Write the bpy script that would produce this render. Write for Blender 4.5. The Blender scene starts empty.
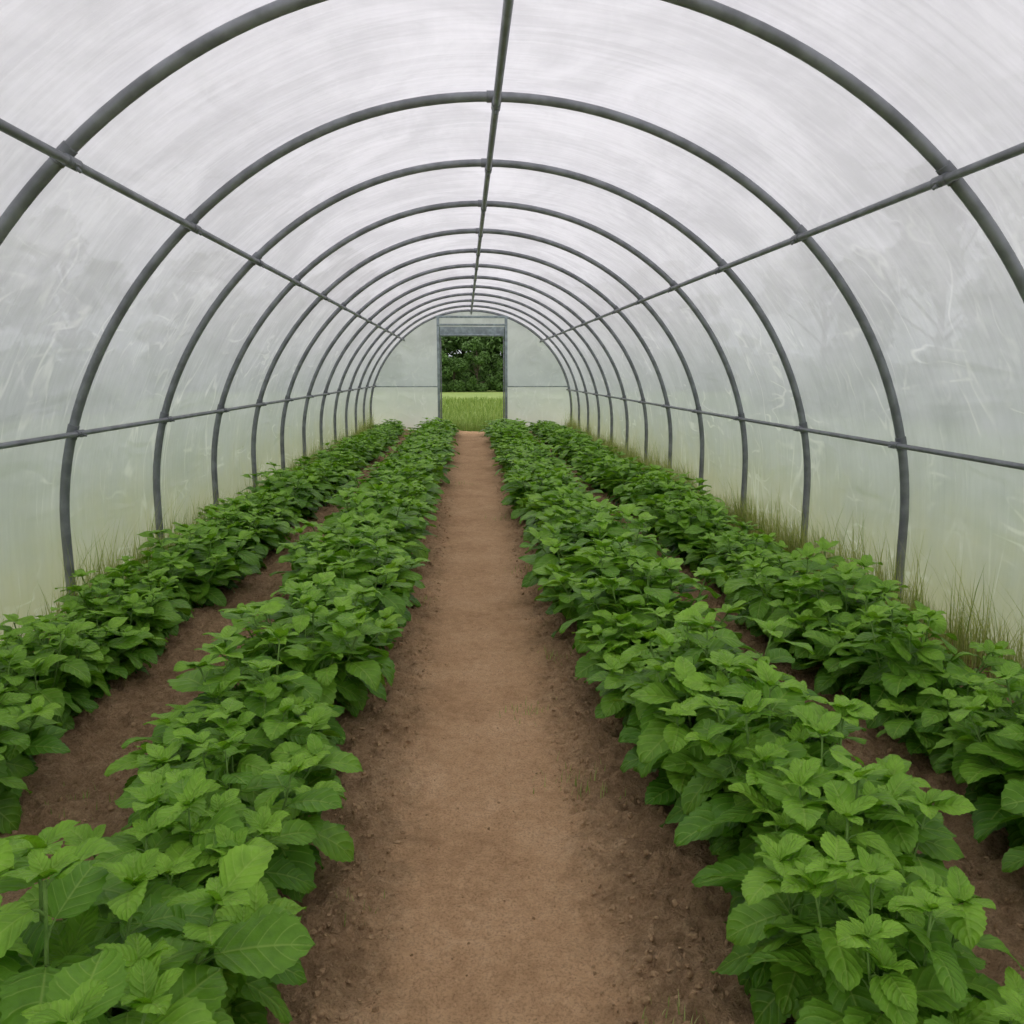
import bpy, math, random
import numpy as np
from mathutils import Vector, Matrix, noise

random.seed(7); rng=np.random.default_rng(7)
scene=bpy.context.scene
scene.view_settings.view_transform='Standard'
COL=scene.collection

# ---------------------------------------------------------------- helpers
def mesh_obj(name, verts, faces, mat=None, parent=None, smooth=True, link=True):
    me=bpy.data.meshes.new(name)
    me.from_pydata([tuple(v) for v in verts],[],[tuple(f) for f in faces])
    if smooth: me.polygons.foreach_set('use_smooth',[True]*len(me.polygons))
    me.update()
    if mat: me.materials.append(mat)
    if not link: return me
    ob=bpy.data.objects.new(name,me); COL.objects.link(ob)
    if parent: ob.parent=parent
    return ob
def empty(name,loc=(0,0,0)):
    e=bpy.data.objects.new(name,None); e.location=loc; e.empty_display_size=.2; COL.objects.link(e); return e

class MB:
    def __init__(s): s.v=[]; s.f=[]
    def tube(s,pts,r,seg=12,caps=True,r2=None):
        pts=[Vector(p) for p in pts]; n=len(pts); base=len(s.v)
        prev=None
        for i,p in enumerate(pts):
            t=(pts[min(i+1,n-1)]-pts[max(i-1,0)]).normalized()
            if prev is None:
                a=Vector((0,0,1)) if abs(t.z)<.9 else Vector((0,1,0))
                u=t.cross(a).normalized()
            else:
                u=(prev-t*prev.dot(t)).normalized()
            prev=u; w=t.cross(u)
            rr=r if r2 is None else r+(r2-r)*i/(n-1)
            for k in range(seg):
                an=2*math.pi*k/seg
                s.v.append(p+u*math.cos(an)*rr+w*math.sin(an)*rr)
        for i in range(n-1):
            for k in range(seg):
                a=base+i*seg+k; b=base+i*seg+(k+1)%seg
                s.f.append((a,b,b+seg,a+seg))
        if caps:
            s.f.append(tuple(base+k for k in range(seg))[::-1])
            s.f.append(tuple(base+(n-1)*seg+k for k in range(seg)))
    def box(s,c,d,rot=None,bev=.15):
        import bmesh
        bm=bmesh.new(); bmesh.ops.create_cube(bm,size=1)
        for v in bm.verts: v.co=Vector((v.co.x*d[0],v.co.y*d[1],v.co.z*d[2]))
        bmesh.ops.bevel(bm,geom=list(bm.edges),offset=min(d)*bev,segments=2,affect='EDGES',profile=.5)
        base=len(s.v)
        for v in bm.verts:
            co=v.co.copy()
            if rot: co=rot@co
            s.v.append(co+Vector(c))
        bm.verts.index_update()
        for f in bm.faces: s.f.append(tuple(base+v.index for v in f.verts))
        bm.free()
    def obj(s,name,mat,parent=None,smooth=True): return mesh_obj(name,s.v,s.f,mat,parent,smooth)

class NT:
    def __init__(s,name):
        s.m=bpy.data.materials.new(name); s.m.use_nodes=True; s.t=s.m.node_tree; s.t.nodes.clear()
        s.out=s.t.nodes.new('ShaderNodeOutputMaterial')
    def n(s,typ,ins=None,**kw):
        nd=s.t.nodes.new(typ)
        for k,v in kw.items(): setattr(nd,k,v)
        if ins:
            for k,v in ins.items():
                if isinstance(v,bpy.types.NodeSocket): s.t.links.new(v,nd.inputs[k])
                else: nd.inputs[k].default_value=v
        return nd
    def math(s,op,a,b=0.0,clamp=False):
        return s.n('ShaderNodeMath',{0:a,1:b},operation=op,use_clamp=clamp).outputs[0]
    def ramp(s,fac,stops):
        r=s.n('ShaderNodeValToRGB',{0:fac}); e=r.color_ramp.elements
        while len(e)<len(stops): e.new(.5)
        for i,(p,c) in enumerate(stops):
            e[i].position=p; e[i].color=tuple(c)+(1,)
        return r.outputs[0]
    def mix(s,f,a,b,bt='MIX'):
        m=s.n('ShaderNodeMix',data_type='RGBA',blend_type=bt)
        for i,v in ((0,f),(6,a),(7,b)):
            if isinstance(v,bpy.types.NodeSocket): s.t.links.new(v,m.inputs[i])
            else: m.inputs[i].default_value=v if i==0 else tuple(v)+((1,) if len(v)==3 else ())
        return m.outputs[2]
    def mr(s,v,a,b,c=0.,d=1.):
        return s.n('ShaderNodeMapRange',{0:v,1:a,2:b,3:c,4:d},interpolation_type='SMOOTHSTEP').outputs[0]
    def noise(s,vec,scale,detail=4,rough=.5,dist=0.):
        return s.n('ShaderNodeTexNoise',{'Vector':vec,'Scale':scale,'Detail':detail,'Roughness':rough,'Distortion':dist}).outputs[0]
    def mapping(s,vec,scale=(1,1,1),rot=(0,0,0)):
        return s.n('ShaderNodeMapping',{'Vector':vec,'Scale':scale,'Rotation':rot}).outputs[0]
    def finish(s,sh): s.t.links.new(sh,s.out.inputs[0]); return s.m

# ---------------------------------------------------------------- materials
def mat_metal(name,col,rough=.5):
    t=NT(name); co=t.n('ShaderNodeTexCoord').outputs['Object']
    n1=t.noise(co,9,5); n2=t.noise(co,140,2)
    c=t.mix(t.mr(n1,.35,.7),[x*.8 for x in col],[x*1.2 for x in col])
    bp=t.n('ShaderNodeBump',{'Height':n2,'Strength':.08,'Distance':.002}).outputs[0]
    p=t.n('ShaderNodeBsdfPrincipled',{'Base Color':c,'Metallic':.4,'Roughness':t.math('ADD',rough,t.math('MULTIPLY',n1,.15)),'Normal':bp})
    return t.finish(p.outputs[0])
M_PIPE=mat_metal('galvanised_steel',(.25,.262,.285),.42)
M_CLAMP=mat_metal('clamp_steel',(.20,.21,.23),.4)
M_DOOR=mat_metal('door_frame_steel',(.33,.39,.41),.5)

def mat_film(name,tint,low,dk=.78):
    t=NT(name); g=t.n('ShaderNodeNewGeometry').outputs['Position']
    sep=t.n('ShaderNodeSeparateXYZ',{0:g})
    big=t.noise(g,.9,7,.62,1.0)
    brush=t.noise(t.mapping(g,(9,.9,9)),1.6,5,.65,.4)
    brush2=t.noise(t.mapping(g,(.8,17,.8)),1.4,6,.6,.45)
    low_m=t.mr(sep.outputs[2],1.6,3.0,1.,.12)
    def creases(scale,rot,seed,wd,lo,hi):
        r=t.noise(t.mapping(g,scale,rot),1.,2,.45,.6)
        l=t.mr(t.math('ABSOLUTE',t.math('SUBTRACT',r,.5)),0,wd,1,0)
        return t.math('MULTIPLY',l,t.mr(t.noise(g,seed,4,.6),lo,hi)),r
    l1,r1=creases((1.6,2.3,.6),(.7,.2,.4),1.35,.022,.46,.62)
    l2,r2=creases((2.4,1.,3.2),(-.6,.4,.9),1.9,.026,.48,.65)
    l3,r3=creases((4.,6.,1.0),(.9,.1,.2),2.3,.04,.50,.68)
    line=t.math('MAXIMUM',t.math('MAXIMUM',l1,l2),t.math('MULTIPLY',l3,.7))
    line=t.math('MULTIPLY',line,low_m)
    v=t.math('ADD',t.math('MULTIPLY',t.mr(big,.3,.72),.52),t.math('ADD',t.math('MULTIPLY',brush,.22),t.math('MULTIPLY',t.mr(brush2,.28,.72),.26)))
    v=t.mr(v,.15,.88)
    c=t.mix(v,[x*dk for x in tint],tint)
    c=t.mix(t.mr(sep.outputs[2],1.2,2.8,.45,0.),c,(.55,.61,.66))  # greyer sides: shade of outdoor trees through the film, put into the colour
    zz=t.math('ADD',sep.outputs[2],t.math('MULTIPLY',t.noise(g,2.2,6,.65),.8))
    stain_light=t.mr(zz,.35,1.5,1,0)  # algae stain plus glow of outdoor grass, painted into the lower film colour
    c=t.mix(t.math('MULTIPLY',stain_light,.85),c,low)
    c=t.mix(t.math('MULTIPLY',line,.55),c,(.99,.99,1.))
    h=t.math('ADD',t.math('MULTIPLY',t.math('ADD',r1,r2),.5),t.math('ADD',t.math('MULTIPLY',r3,.35),t.math('MULTIPLY',brush2,.10)))
    bp=t.n('ShaderNodeBump',{'Height':h,'Strength':.6,'Distance':.09}).outputs[0]
    tr=t.n('ShaderNodeBsdfTranslucent',{'Color':c,'Normal':bp}).outputs[0]
    df=t.n('ShaderNodeBsdfDiffuse',{'Color':c,'Normal':bp}).outputs[0]
    a=t.n('ShaderNodeMixShader',{0:.2,1:tr,2:df}).outputs[0]
    gl=t.n('ShaderNodeBsdfGlossy',{'Color':(1,1,1,1),'Roughness':.3,'Normal':bp}).outputs[0]
    b=t.n('ShaderNodeMixShader',{0:.06,1:a,2:gl}).outputs[0]
    tp=t.n('ShaderNodeBsdfTransparent',{'Color':(1,1,1,1)}).outputs[0]
    e=t.n('ShaderNodeMixShader',{0:.09,1:b,2:tp}).outputs[0]
    return t.finish(e)
M_FILM=mat_film('polythene_film',(.80,.785,.83),(.72,.68,.47))
M_FILM_END=mat_film('polythene_film_end',(.80,.81,.85),(.86,.86,.78))
M_SK=mat_film('white_skirt_film',(.95,.94,.88),(.90,.88,.78),.92)

def mat_soil():
    t=NT('bare_soil'); g=t.n('ShaderNodeNewGeometry').outputs['Position']
    sep=t.n('ShaderNodeSeparateXYZ',{0:g})
    n1=t.noise(g,2.2,8,.65); n2=t.noise(g,22,8,.7); n3=t.noise(g,120,4,.7)
    d=t.math('ABSOLUTE',t.math('SUBTRACT',sep.outputs[0],.05))
    d=t.math('ADD',d,t.math('MULTIPLY',t.math('SUBTRACT',t.noise(g,5,8,.8),.5),.6))
    path=t.mr(d,.18,.50,1,0)
    pc=t.ramp(t.math('ADD',t.math('MULTIPLY',n1,.55),t.math('MULTIPLY',n2,.45)),[(.32,(.38,.225,.115)),(.5,(.57,.36,.20)),(.68,(.70,.47,.285))])
    sc=t.ramp(t.math('ADD',t.math('MULTIPLY',n2,.65),t.math('MULTIPLY',n1,.35)),[(.3,(.22,.135,.07)),(.5,(.48,.315,.175)),(.70,(.70,.49,.30))])
    c=t.mix(path,sc,pc)
    c=t.mix(t.mr(n3,.28,.58,.6,0),c,(.18,.11,.058))
    vo=t.n('ShaderNodeTexVoronoi',{'Vector':g,'Scale':45.}).outputs[0]
    h=t.math('ADD',t.math('MULTIPLY',n2,1.),t.math('ADD',t.math('MULTIPLY',n3,.5),t.math('MULTIPLY',vo,-.4)))
    st=t.math('ADD',.55,t.math('MULTIPLY',t.math('SUBTRACT',1.,path),.45))
    bp=t.n('ShaderNodeBump',{'Height':h,'Strength':st,'Distance':.035}).outputs[0]
    p=t.n('ShaderNodeBsdfPrincipled',{'Base Color':c,'Roughness':.95,'Specular IOR Level':.1,'Normal':bp})
    return t.finish(p.outputs[0])
M_SOIL=mat_soil()
def mat_clod():
    t=NT('soil_clod'); g=t.n('ShaderNodeNewGeometry').outputs['Position']
    n=t.noise(g,30,6,.7); c=t.ramp(n,[(.3,(.24,.15,.08)),(.7,(.60,.41,.24))])
    bp=t.n('ShaderNodeBump',{'Height':t.noise(g,180,4,.7),'Strength':.8,'Distance':.006}).outputs[0]
    p=t.n('ShaderNodeBsdfPrincipled',{'Base Color':c,'Roughness':.95,'Specular IOR Level':.1,'Normal':bp})
    return t.finish(p.outputs[0])
M_CLOD=mat_clod()
def mat_leaf(name,dark,light,veins=True,transl=.25,rough=.42):
    t=NT(name)
    tint=t.n('ShaderNodeAttribute',attribute_name='tint').outputs['Fac']
    g=t.n('ShaderNodeNewGeometry').outputs['Position']
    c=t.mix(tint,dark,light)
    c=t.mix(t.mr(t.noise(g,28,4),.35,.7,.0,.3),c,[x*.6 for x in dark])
    ins={}
    if veins:
        uv=t.n('ShaderNodeUVMap',uv_map='UVMap').outputs[0]
        s=t.n('ShaderNodeSeparateXYZ',{0:uv}); u=t.math('MULTIPLY',t.math('SUBTRACT',s.outputs[0],.5),2.)
        au=t.math('ABSOLUTE',u)
        ph=t.math('FRACT',t.math('MULTIPLY',t.math('SUBTRACT',s.outputs[1],t.math('MULTIPLY',t.math('POWER',au,1.2),.26)),6.))
        dv=t.math('ABSOLUTE',t.math('SUBTRACT',ph,.5))
        lat=t.mr(dv,0.,.08,1,0); lat=t.math('MULTIPLY',lat,t.mr(au,.75,1.,1,0))
        midv=t.mr(au,.0,.07,1,0)
        vein=t.math('MAXIMUM',t.math('MULTIPLY',lat,.8),midv)
        c=t.mix(t.math('MULTIPLY',vein,.38),c,[light[0]*1.6,light[1]*1.15,light[2]*3.])
        hgt=t.math('ADD',t.math('MULTIPLY',t.mr(dv,0.,.35),.7),t.math('ADD',t.math('MULTIPLY',t.mr(au,0.,.2),.9),t.math('MULTIPLY',t.noise(g,150,3),.5)))
        bp=t.n('ShaderNodeBump',{'Height':hgt,'Strength':.5,'Distance':.006}).outputs[0]
        ins['Normal']=bp
    p=t.n('ShaderNodeBsdfPrincipled',dict({'Base Color':c,'Roughness':rough,'Specular IOR Level':.30},**ins)).outputs[0]
    if transl<=0: return t.finish(p)
    tc=t.mix(1.,c,(1.15,1.2,.5),'MULTIPLY')
    tr=t.n('ShaderNodeBsdfTranslucent',{'Color':tc}).outputs[0]
    return t.finish(t.n('ShaderNodeMixShader',{0:transl,1:p,2:tr}).outputs[0])
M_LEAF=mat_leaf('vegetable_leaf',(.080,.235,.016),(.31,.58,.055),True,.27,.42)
M_GRASS=mat_leaf('grass_blade',(.26,.36,.09),(.60,.60,.28),False,.3,.6)
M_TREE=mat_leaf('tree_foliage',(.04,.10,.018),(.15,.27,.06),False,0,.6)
def mat_simple(name,a,b,scale):
    t=NT(name); g=t.n('ShaderNodeNewGeometry').outputs['Position']
    n=t.noise(g,scale,6,.65); c=t.mix(t.mr(n,.3,.7),a,b)
    bp=t.n('ShaderNodeBump',{'Height':n,'Strength':.4,'Distance':.03}).outputs[0]
    p=t.n('ShaderNodeBsdfPrincipled',{'Base Color':c,'Roughness':.85,'Normal':bp}); return t.finish(p.outputs[0])
M_LAWN=mat_simple('meadow_ground',(.16,.25,.04),(.30,.39,.09),.6)
M_BARK=mat_simple('bark',(.06,.045,.03),(.16,.12,.08),12)
M_STEM=mat_simple('green_stem',(.12,.24,.04),(.24,.40,.09),20)

# ---------------------------------------------------------------- tunnel dims
HW=2.79; ZC=.6; RZ=2.70; SP=1.57; Y1=3.66
YS=[Y1+SP*k for k in range(-4,13)]; YE=YS[-1]; YB=YS[0]
def CXf(y): return .165-.0085*(y-4)
def prof(s,off=0.,y=4.):
    leg=ZC; arc=math.pi*HW*.5
    tot=leg+arc; d=abs(s)*tot
    if d<arc:
        a=d/arc*math.pi/2; x=(HW+off)*math.sin(a); z=ZC+(RZ+off)*math.cos(a)
        if s<0: x-=.06*math.sin(2*a)**2
    else: x=HW+off; z=ZC-(d-arc)
    return (CXf(y)+math.copysign(x,s) if s else CXf(y)), z
def s_of_z(z):
    arc=math.pi*HW*.5; return (math.acos((z-ZC)/RZ)/(math.pi/2)*arc)/(ZC+arc)

frame=empty('polytunnel_frame')
for i,y in enumerate(YS):
    mb=MB(); pts=[]
    for k in range(91):
        s=-1+2*k/90; x,z=prof(s,0,y)
        if abs(s)==1: z-=.08
        pts.append((x,y,z))
    mb.tube(pts,.029,14)
    mb.obj('hoop_%d'%(i+1),M_PIPE,frame)
sPl=s_of_z(2.55); sPr=s_of_z(2.52); sRl=s_of_z(1.275); sRr=s_of_z(1.175)
rails=[('ridge_purlin',0.,.023,.05),('purlin_left',-sPl,.020,.045),('purlin_right',sPr,.020,.045),('side_rail_left',-sRl,.017,.043),('side_rail_right',sRr,.017,.043)]
for nm,s,r,inn in rails:
    sh=.012 if s==0 else 0
    mb=MB(); mb.tube([(prof(s,-inn,y)[0]+sh,y,prof(s,-inn,y)[1]) for y in np.linspace(YB-.1,YE+.05,30)],r,12)
    mb.obj(nm,M_PIPE,frame)
    cm=MB()
    for y in YS:
        x,z=prof(s,-inn,y); x+=sh; hx,hz=prof(s,0,y); d=Vector((hx-x,0,hz-z))
        a=1e-3; x1,z1=prof(s-a,0,y); x2,z2=prof(s+a,0,y); tt=Vector((x2-x1,0,z2-z1)).normalized()
        cm.tube([Vector((hx,y,hz))-tt*.045,Vector((hx,y,hz))-tt*.04,Vector((hx,y,hz))+tt*.04,Vector((hx,y,hz))+tt*.045],.034,14)
        cm.tube([(x,y-.05,z),(x,y-.046,z),(x,y+.046,z),(x,y+.05,z)],r+.006,14)
        nrm=d.normalized()
        nrm=(nrm-tt*nrm.dot(tt)).normalized()
        rot=Matrix((tt,Vector((0,1,0)),nrm)).transposed()
        cm.box(Vector((x,y,z)),(.035,.05,.055),rot)
        cm.tube([Vector((x,y,z))-nrm*(r+.03),Vector((x,y,z))-nrm*r*.5],.008,8)
    cm.obj(nm+'_clamps',M_CLAMP,frame)

# ---------------------------------------------------------------- film
def film(name,s0,s1,ns,mat):
    V=[];F=[]; ys=[]
    for i in range(len(YS)-1):
        for k in range(12): ys.append((YS[i]+SP*k/12,k/12))
    ys.append((YE,0.))
    for (y,f) in ys:
        b=math.sin(math.pi*f)**1.3 if f else 0
        for j in range(ns+1):
            s=s0+(s1-s0)*j/ns
            wr=b*(.016*noise.noise(Vector((s*6,y*1.1,2.)))+.011*noise.noise(Vector((s*16+y*2,y*3,5.))))
            x,z=prof(s,.036-.035*b*(1-.5*abs(s))+wr,y)
            if abs(s)>.999: z=-.04
            V.append((x,y,z))
    m=ns+1
    for i in range(len(ys)-1):
        for j in range(ns): F.append((i*m+j,i*m+j+1,(i+1)*m+j+1,(i+1)*m+j))
    return mesh_obj(name,V,F,mat)
film('ceiling',-sRl,sRr,72,M_FILM)
film('wall_left',-1,-sRl,18,M_FILM)
film('wall_right',sRr,1,18,M_FILM)

CE=CXf(YE)
DX0,DX1,DZ,DT=-.93,1.01,2.61,2.92
def ztop(x):
    q=min(1,abs(x-CE)/(HW+.03)); return ZC+(RZ+.03)*math.sqrt(max(0,1-q*q))
def end_panel(mbv,mbf,xa,xb,zlo,zhi,nx=14,nz=8):
    b=len(mbv)
    for i in range(nx+1):
        x=xa+(xb-xa)*i/nx
        top=min(zhi,ztop(x)) ; lo=min(zlo,top)
        for j in range(nz+1): mbv.append((x,YE+.03+.01*noise.noise(Vector((x*2,j*.4,0))),lo+(top-lo)*j/nz))
    for i in range(nx):
        for j in range(nz):
            a=b+i*(nz+1)+j; mbf.append((a,a+nz+1,a+nz+2,a+1))
V=[];F=[]
XL=CE-HW-.03; XR=CE+HW+.03
end_panel(V,F,XL,DX0+.03,1.25,9,18); end_panel(V,F,DX1-.03,XR,1.25,9,18); end_panel(V,F,DX0+.03,DX1-.03,DT-.05,9)
mesh_obj('wall_back',V,F,M_FILM_END)
V=[];F=[]
end_panel(V,F,XL,DX0+.03,-.04,1.25,18); end_panel(V,F,DX1-.03,XR,-.04,1.25,18)
mesh_obj('wall_back_skirt',V,F,M_SK)
door=empty('door_1'); mb=MB()
for x in (DX0+.04,DX1-.04): mb.box((x,YE-.04,1.56),(.075,.09,3.14),None,.1)
mb.obj('door_posts',M_DOOR,door)
mb=MB(); mb.box(((DX0+DX1)/2,YE-.04,DZ+.13),(DX1-DX0-.18,.10,.24),None,.1)
mb.box(((DX0+DX1)/2,YE-.07,DT),(DX1-DX0-.02,.06,.05)); mb.box(((DX0+DX1)/2,YE-.04,3.13),(DX1-DX0+.06,.08,.06))
mb.tube([(DX0+.1,YE-.12,DZ+.03),(DX1-.1,YE-.12,DZ+.03)],.035,12)
mb.obj('door_lintel',M_DOOR,door)
mb=MB()
for x in (DX0+.105,DX1-.105): mb.box((x,YE-.03,DZ/2),(.03,.05,DZ))
mb.obj('door_jambs',M_PIPE,door)
mb=MB()
for xa,xb in ((CE-2.70,DX0),(DX1,CE+2.70)): mb.tube([(xa,YE-.02,1.25),(xb,YE-.02,1.25)],.014,10)
mb.obj('end_wall_rails',M_DOOR,frame)

# ---------------------------------------------------------------- soil floor
xs=list(np.arange(-HW+.08,HW+.26,.025)); ys=list(np.arange(YB-.3,.6,.12))+list(np.arange(.6,6.5,.022))+list(np.arange(6.5,YE+.2,.07))
def row_dx(k,y):
    f=min(1,max(0,(y-2)/8)); return [-.0-.03*f-.004*y,-.05*f,-.09*f,-.05-.02*f-.004*y][k]
ROWS=[-2.0,-.83,.97,2.12]
V=[];F=[]
def soil_z(x,y):
    d=abs(x-.05); p=min(1,max(0,(d-.26)/.22))
    v=Vector((x,y,0))
    z=.016*noise.noise(v*1.7)+.009*noise.noise(v*7)
    rough=.26+.74*p
    z+=rough*(.044*noise.fractal(v*11,.65,2.1,4))
    for rx in ROWS:
        z+=.05*math.exp(-((x-rx)/.33)**2)
    return z-.03*(1-p)+.02
for y in ys:
    for x in xs: V.append((x+CXf(y)-.15,y,soil_z(x+CXf(y)-.15,y)))
m=len(xs)
for i in range(len(ys)-1):
    for j in range(m-1): F.append((i*m+j,i*m+j+1,(i+1)*m+j+1,(i+1)*m+j))
mesh_obj('floor',V,F,M_SOIL)
import bmesh
bm=bmesh.new(); bmesh.ops.create_icosphere(bm,subdivisions=1,radius=1)
iv=np.array([v.co[:] for v in bm.verts]); jf=np.array([[v.index for v in f.verts] for f in bm.faces]); bm.free()
VV=[];FF=[];n0=0
for i in range(13000):
    y=.7+11*random.random()**1.6
    k=random.random()
    if k<.60: x=.05+random.choice((-1,1))*random.gauss(.46,.11)
    elif k<.88: x=random.choice((random.gauss(-1.45,.12),random.gauss(1.56,.12)))
    else: x=random.uniform(-.35,.45)
    r=.003+.012*random.random()**3.6
    if abs(x-.05)<.30: r*=.5
    R=np.array(Matrix.Rotation(random.random()*6,3,Vector((random.random(),random.random(),.3)).normalized()))
    vv=(iv*(1+rng.uniform(-.35,.35,(12,1))))*np.array([r,r*random.uniform(.6,1),r*random.uniform(.45,.75)])
    vv=vv@R.T+np.array([x,y,soil_z(x,y)+r*.1])
    VV.append(vv); FF.append(jf+n0); n0+=12
mesh_obj('soil_clods',np.concatenate(VV).tolist(),np.concatenate(FF).tolist(),M_CLOD,None,False)

# ---------------------------------------------------------------- leaf geometry
NL=18; CS=np.array([-1,-.6,-.25,0,.25,.6,1]); NC=len(CS)
def leaf_arrays(L,W,pitch,droop,fold,az,pos,roll=0.,rnd=0.):
    t=np.linspace(0,1,NL+1)
    w=(t+.012)**.56*(1-t)**.80; w=w/w.max()*W/2; w[-1]=.0004
    ang=pitch-droop*t**1.2
    ds=L/NL; s=np.concatenate([[0],np.cumsum(np.cos(ang[:-1])*ds)]); z=np.concatenate([[0],np.cumsum(np.sin(ang[:-1])*ds)])
    P=np.zeros((NL+1,NC,3))
    for j,c in enumerate(CS):
        ww=w*abs(c)
        sh=0
        if abs(c)==1:
            saw=np.where(np.arange(NL+1)%2==0,1.045,.955); ww=ww*saw
            sh=np.where(np.arange(NL+1)%2==0,.012*L,0)
        quilt=.009*W*np.sin(t*2*math.pi*6+abs(c)*2.)*abs(c)
        wave=.075*W*np.sin(t*7+rnd+(2 if c>0 else 0))*abs(c)**2
        h=ww*math.sin(fold)*(1.-.55*abs(c))+quilt+wave
        P[:,j,0]=s-np.sin(ang)*h+sh*np.cos(ang)
        P[:,j,1]=np.sign(c)*ww*math.cos(fold*.6)
        P[:,j,2]=z+np.cos(ang)*h+sh*np.sin(ang)
    P=P.reshape(-1,3)
    cr,sr=math.cos(roll),math.sin(roll)
    P=P@np.array([[1,0,0],[0,cr,sr],[0,-sr,cr]])
    ca,sa=math.cos(az),math.sin(az)
    P=P@np.array([[ca,sa,0],[-sa,ca,0],[0,0,1]])
    return P+np.array(pos)
lf=[]
for i in range(NL):
    for j in range(NC-1):
        a=i*NC+j; lf.append((a,a+1,a+NC+1,a+NC))
lf=np.array(lf)
luv=np.array([[(c+1)/2,i/NL] for i in range(NL+1) for c in CS])
def build_plant(seed,H=.46,R=.36,nstem=7,LS=1.):
    r=random.Random(seed); VV=[];FF=[];UV=[];T=[];n0=0; stems=MB()
    def add(P,tint):
        nonlocal n0
        VV.append(P);FF.append(lf+n0);UV.append(luv);T.append(np.full(len(P),tint)); n0+=len(P)
    for k in range(nstem):
        az=2*math.pi*k/nstem+r.uniform(-.4,.4)
        rad=0.02 if k==0 else R*r.uniform(.35,.95)
        h=H*(1. if k==0 else r.uniform(.70,1.05)-.16*(rad/R)**2)
        top=Vector((math.cos(az)*rad,math.sin(az)*rad,h)); mid=Vector((math.cos(az)*rad*.75,math.sin(az)*rad*.75,h*.42))
        def at(q): return mid*2*q*(1-q)+top*q*q+Vector((0,0,-.03))*(1-q)**2
        stems.tube([at(q/6) for q in range(7)],.007,6,True,.003)
        nn=10; ph=r.random()*6.28
        for j in range(nn):
            q=.25+.73*j/(nn-1); p=at(q); ph+=2.4+r.uniform(-.3,.3)
            up=j/(nn-1)
            L=LS*(.205-.03*abs(up-.35)-.075*max(0,up-.65)/.35)*r.uniform(.76,1.15)
            a=ph
            if up<.6 and k>0:
                dlt=(a-az+math.pi)%(2*math.pi)-math.pi; a=az+dlt*.65
            pet=(.08-.05*up)*r.uniform(.8,1.2); pe=math.radians(20+25*up)
            e=p+Vector((math.cos(a)*math.cos(pe),math.sin(a)*math.cos(pe),math.sin(pe)))*pet
            stems.tube([p,p.lerp(e,.5)+Vector((0,0,.004)),e],.0028,5,False,.002)
            pitch=math.radians(r.uniform(-28,18)+(28*max(0,up-.6)/.4)); droop=math.radians(r.uniform(20,58))
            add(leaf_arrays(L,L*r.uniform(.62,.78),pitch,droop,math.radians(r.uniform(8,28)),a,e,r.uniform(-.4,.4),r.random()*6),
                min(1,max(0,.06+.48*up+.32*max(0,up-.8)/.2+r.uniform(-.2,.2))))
        for j in range(5):
            a=ph+j*1.26*1.9; L=r.uniform(.055,.11)*LS
            add(leaf_arrays(L,L*.6,math.radians(r.uniform(15,60)),math.radians(45),math.radians(28),a,top+Vector((0,0,.004)),0,r.random()),r.uniform(.65,1))
    sv=np.array([v[:] for v in stems.v])
    allv=np.concatenate(VV+[sv]); faces=np.concatenate(FF).tolist()+[tuple(x+n0 for x in f) for f in stems.f]
    me=bpy.data.meshes.new('plant_foliage_%d'%seed); me.from_pydata(allv.tolist(),[],faces)
    me.polygons.foreach_set('use_smooth',[True]*len(me.polygons))
    me.materials.append(M_LEAF); me.materials.append(M_STEM)
    nf=len(lf)*len(FF); mi=np.zeros(len(me.polygons),dtype=np.int32); mi[nf:]=1; me.polygons.foreach_set('material_index',mi)
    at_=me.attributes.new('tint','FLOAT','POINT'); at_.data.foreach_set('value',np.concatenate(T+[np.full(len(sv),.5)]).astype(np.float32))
    uvl=me.uv_layers.new(name='UVMap'); li=np.zeros(len(me.loops),dtype=np.int32); me.loops.foreach_get('vertex_index',li)
    uvv=np.concatenate(UV+[np.full((len(sv),2),.5)]); uvl.data.foreach_set('uv',uvv[li].astype(np.float32).ravel())
    me.update(); return me
PL=[build_plant(100+i,H=.46+.02*(i%3),R=.38,nstem=9+i%2) for i in range(10)]
for ri,rx in enumerate(ROWS):
    inner=ri in (1,2)
    row=empty('vegetable_plant_row',(rx,0,0)); y=-.2; k=0
    while y<YE-.75:
        k+=1; f=min(1,max(0,(y-2.5)/8)); f2=min(1,max(0,(y-9)/12))
        ob=bpy.data.objects.new('plant_%d'%k,random.choice(PL)); COL.objects.link(ob); ob.parent=row
        dx=random.uniform(-.07,.07)
        ob.location=(dx+row_dx(ri,y),y,.05); ob.rotation_euler=(random.uniform(-.09,.09),random.uniform(-.09,.09),random.random()*6.28)
        s=random.uniform(.86,1.14)*(1.0 if inner else .93); sx=s*(1+(.20 if inner else .14)*f); ob.scale=(sx,sx,s*random.uniform(.84,1.12)*(1-.30*f2))
        y+=.335*random.uniform(.82,1.15)*(1+.12*f)

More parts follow.
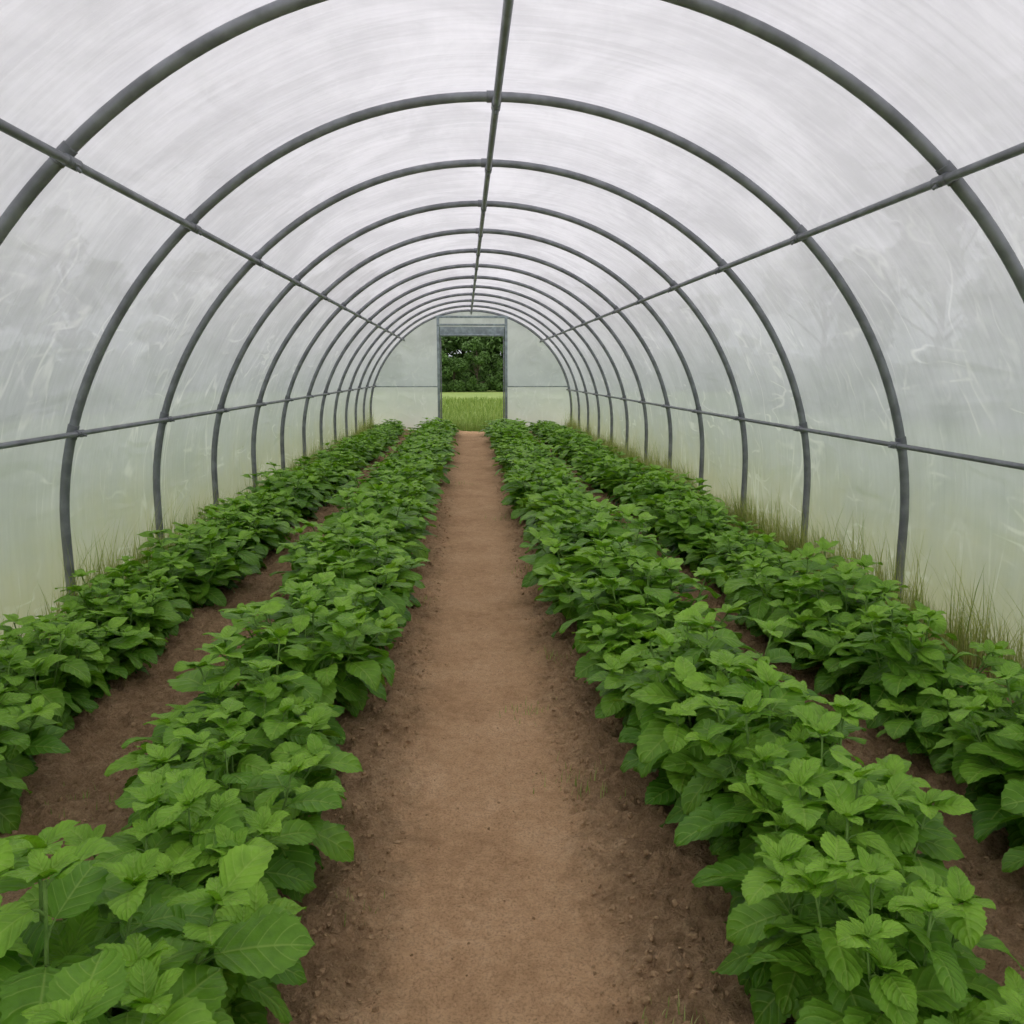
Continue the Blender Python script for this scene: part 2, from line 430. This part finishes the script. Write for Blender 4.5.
# ---------------------------------------------------------------- grass
def grass(name,pts,mat,parent=None):
    VV=[];FF=[];T=[];n0=0
    for (x,y,z,h,w) in pts:
        az=random.random()*6.28; lean=random.uniform(.05,.55)*h; d=np.array([math.cos(az),math.sin(az),0]); sd=np.array([-d[1],d[0],0])
        b=np.array([x,y,z]); tt=random.random()
        if name=='grass_strip':
            wx=CXf(y)+math.copysign(HW-.02,x)
            if (x+d[0]*lean-wx)*math.copysign(1,x)>0: d=np.array([-d[0],d[1],0])
        rows=[]
        for q in (0,.35,.7,1.):
            c=b+d*lean*q*q+np.array([0,0,h*q]); ww=w*(1-q)**.7
            if q<1: rows+= [c-sd*ww/2,c+sd*ww/2]
            else: rows.append(c)
        VV.append(np.array(rows)); FF+=[(n0,n0+1,n0+3,n0+2),(n0+2,n0+3,n0+5,n0+4),(n0+4,n0+5,n0+6)]; n0+=7; T+= [tt]*7
    me=mesh_obj(name,np.concatenate(VV).tolist(),FF,mat,parent)
    a=me.data.attributes.new('tint','FLOAT','POINT'); a.data.foreach_set('value',np.array(T,dtype=np.float32)); return me
pts=[]
for side in (-1,1):
    for i in range(1500):
        cy=2.0+(YE-2.3)*random.random()**1.25; wx=CXf(cy)+side*(HW-.04); cx=wx-side*abs(random.gauss(0,.10)); n=random.randint(6,14); hh=random.uniform(.22,.52)
        if random.random()<.16: hh=random.uniform(.5,.78)
        nz=noise.noise(Vector((cy*.6,side*3,0)))
        if nz<-.15: hh*=.65
        for j in range(n):
            x=cx+random.gauss(0,.03)
            if side*(x-wx)>0: x=wx-side*.005
            pts.append((x,cy+random.gauss(0,.05),.0,hh*random.uniform(.4,1.),random.uniform(.004,.008)))
grass('grass_strip',pts,M_GRASS)
pts=[]
for (cx,cy,n,hh,sp) in [(.28,3.75,50,.05,.06),(.42,2.95,56,.07,.08),(.50,1.75,26,.06,.04),(.46,4.4,30,.06,.05),(-.35,2.25,14,.05,.04),(.44,6.5,40,.06,.08),(-.36,5.6,30,.05,.05),(-1.5,2.9,30,.05,.06),(.38,9.,40,.06,.1),(-.3,12,40,.06,.12)]:
    for j in range(n):
        x=cx+random.gauss(0,sp); y=cy+random.gauss(0,sp); pts.append((x,y,soil_z(x,y)-.004,hh*random.uniform(.4,1),.005))
grass('path_weeds',pts,M_GRASS)
pts=[]
for i in range(26000):
    y=YE+.25+26*random.random()**1.7; x=.05+random.uniform(-1,1)*(2.2+.22*(y-YE))
    pts.append((x,y,-.02,random.uniform(.08,.30)*(1+.5*noise.noise(Vector((x,y,0)))),.008+.0016*(y-YE)))
M_MEAD=mat_leaf('meadow_blade',(.17,.29,.04),(.42,.51,.14),False,0,.6)
grass('meadow_grass',pts,M_MEAD)
V=[];F=[]; G=40
for i in range(G+1):
    for j in range(G+1):
        x=-110+220*j/G; y=-60+220*i/G; V.append((x,y,-.03))
for i in range(G):
    for j in range(G): a=i*(G+1)+j; F.append((a,a+1,a+G+2,a+G+1))
mesh_obj('ground',V,F,M_LAWN)

# ---------------------------------------------------------------- trees
def build_tree(seed,H=9.,R=3.4,nl=12000):
    r=np.random.default_rng(seed); rr=random.Random(seed); mb=MB()
    mb.tube([(0,0,-.1),(.05,.02,1.5),(-.05,.1,H*.45),(.1,0,H*.75)],.22,10,True,.06)
    cl=[]
    for k in range(40):
        z=H*(rr.uniform(.05,.95) if k>13 else rr.uniform(.04,.22)); q=z/H; rad=R*math.sqrt(max(.08,1-((q-.38)/.62)**2))*rr.uniform(.45,.9); a=rr.random()*6.28
        c=Vector((math.cos(a)*rad,math.sin(a)*rad,z)); cl.append((c,rr.uniform(.8,1.35)))
        mb.tube([(0,0,z*.6),(c.x*.5,c.y*.5,z*.82),c],.07,6,True,.02)
    sv=np.array([v[:] for v in mb.v])
    idx=r.integers(0,len(cl),nl); cen=np.array([cl[i][0][:] for i in idx]); rad=np.array([cl[i][1] for i in idx])
    d=r.normal(size=(nl,3)); d/=np.linalg.norm(d,axis=1)[:,None]; rd=r.uniform(.55,1.05,nl)
    c=cen+d*(rad*rd)[:,None]*np.array([1,1,.8])
    u=r.normal(size=(nl,3)); u/=np.linalg.norm(u,axis=1)[:,None]; nrm=d+r.normal(size=(nl,3))*.5
    v=np.cross(nrm,u); v/=np.linalg.norm(v,axis=1)[:,None]; s=r.uniform(.11,.20,nl)[:,None]
    q=np.stack([c-u*s*1.4,c-v*s*.7,c+u*s*1.5,c+v*s*.7],1).reshape(-1,3)
    q[:,2]=np.maximum(q[:,2],.05)
    n0=len(sv); fs=(np.arange(nl)[:,None]*4+np.arange(4)+n0).tolist()
    me=bpy.data.meshes.new('tree_%d'%seed); me.from_pydata(np.concatenate([sv,q]).tolist(),[],[tuple(f) for f in mb.f]+[tuple(f) for f in fs])
    me.materials.append(M_BARK); me.materials.append(M_TREE)
    mi=np.ones(len(me.polygons),dtype=np.int32); mi[:len(mb.f)]=0; me.polygons.foreach_set('material_index',mi)
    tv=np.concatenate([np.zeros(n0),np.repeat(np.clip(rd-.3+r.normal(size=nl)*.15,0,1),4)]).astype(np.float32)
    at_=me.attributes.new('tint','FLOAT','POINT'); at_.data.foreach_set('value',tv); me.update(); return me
TR=[build_tree(i,8+i,3.2+.3*i) for i in range(3)]
def tree(x,y,s=1.,nm='broadleaf_tree'):
    ob=bpy.data.objects.new(nm,random.choice(TR)); COL.objects.link(ob); ob.location=(x,y,-.02); ob.rotation_euler=(0,0,random.random()*6.28); ob.scale=(s,s,s)
for i in range(15): tree(-26+3.4*i+random.uniform(-.6,.6),78+random.uniform(-1.,1.),random.uniform(.9,1.2))
for i in range(12): tree(-26+4.2*i+random.uniform(-1,1),86+random.uniform(-2,2),random.uniform(1.1,1.4))
for sx in (-1,1):
    for i in range(7): tree(sx*(17+random.uniform(-1.5,1.5)),-6+7*i,random.uniform(.8,1.05))
for i in range(26): tree(-24+1.9*i+random.uniform(-.4,.4),70+random.uniform(-.8,.8),random.uniform(.30,.48),'hedge_shrub')

# ---------------------------------------------------------------- world & sun
w=bpy.data.worlds.new('overcast_sky'); scene.world=w; w.use_nodes=True; nt=w.node_tree; nt.nodes.clear()
o=nt.nodes.new('ShaderNodeOutputWorld'); bg=nt.nodes.new('ShaderNodeBackground'); tc=nt.nodes.new('ShaderNodeTexCoord'); sp=nt.nodes.new('ShaderNodeSeparateXYZ'); cr=nt.nodes.new('ShaderNodeValToRGB')
nt.links.new(tc.outputs['Generated'],sp.inputs[0]); nt.links.new(sp.outputs[2],cr.inputs[0]); nt.links.new(cr.outputs[0],bg.inputs[0]); nt.links.new(bg.outputs[0],o.inputs[0])
e=cr.color_ramp.elements; e[0].position=0; e[0].color=(.46,.49,.51,1); e[1].position=.8; e[1].color=(1.,.97,.985,1)
bg.inputs[1].default_value=1.40
L=bpy.data.lights.new('overcast_sun','SUN'); L.energy=.7; L.angle=math.radians(40); L.color=(1,.98,.94); lo=bpy.data.objects.new('overcast_sun',L); lo.rotation_euler=(math.radians(-20),math.radians(8),0); lo.location=(0,0,12); COL.objects.link(lo)

cam=bpy.data.cameras.new('camera'); co=bpy.data.objects.new('camera',cam); COL.objects.link(co)
cam.sensor_width=36; cam.lens=800/1024*36; co.location=(0,0,1.65); co.rotation_euler=(math.radians(90-9.93),0,math.radians(-2.89)); cam.clip_end=500; cam.clip_start=.05
scene.camera=co
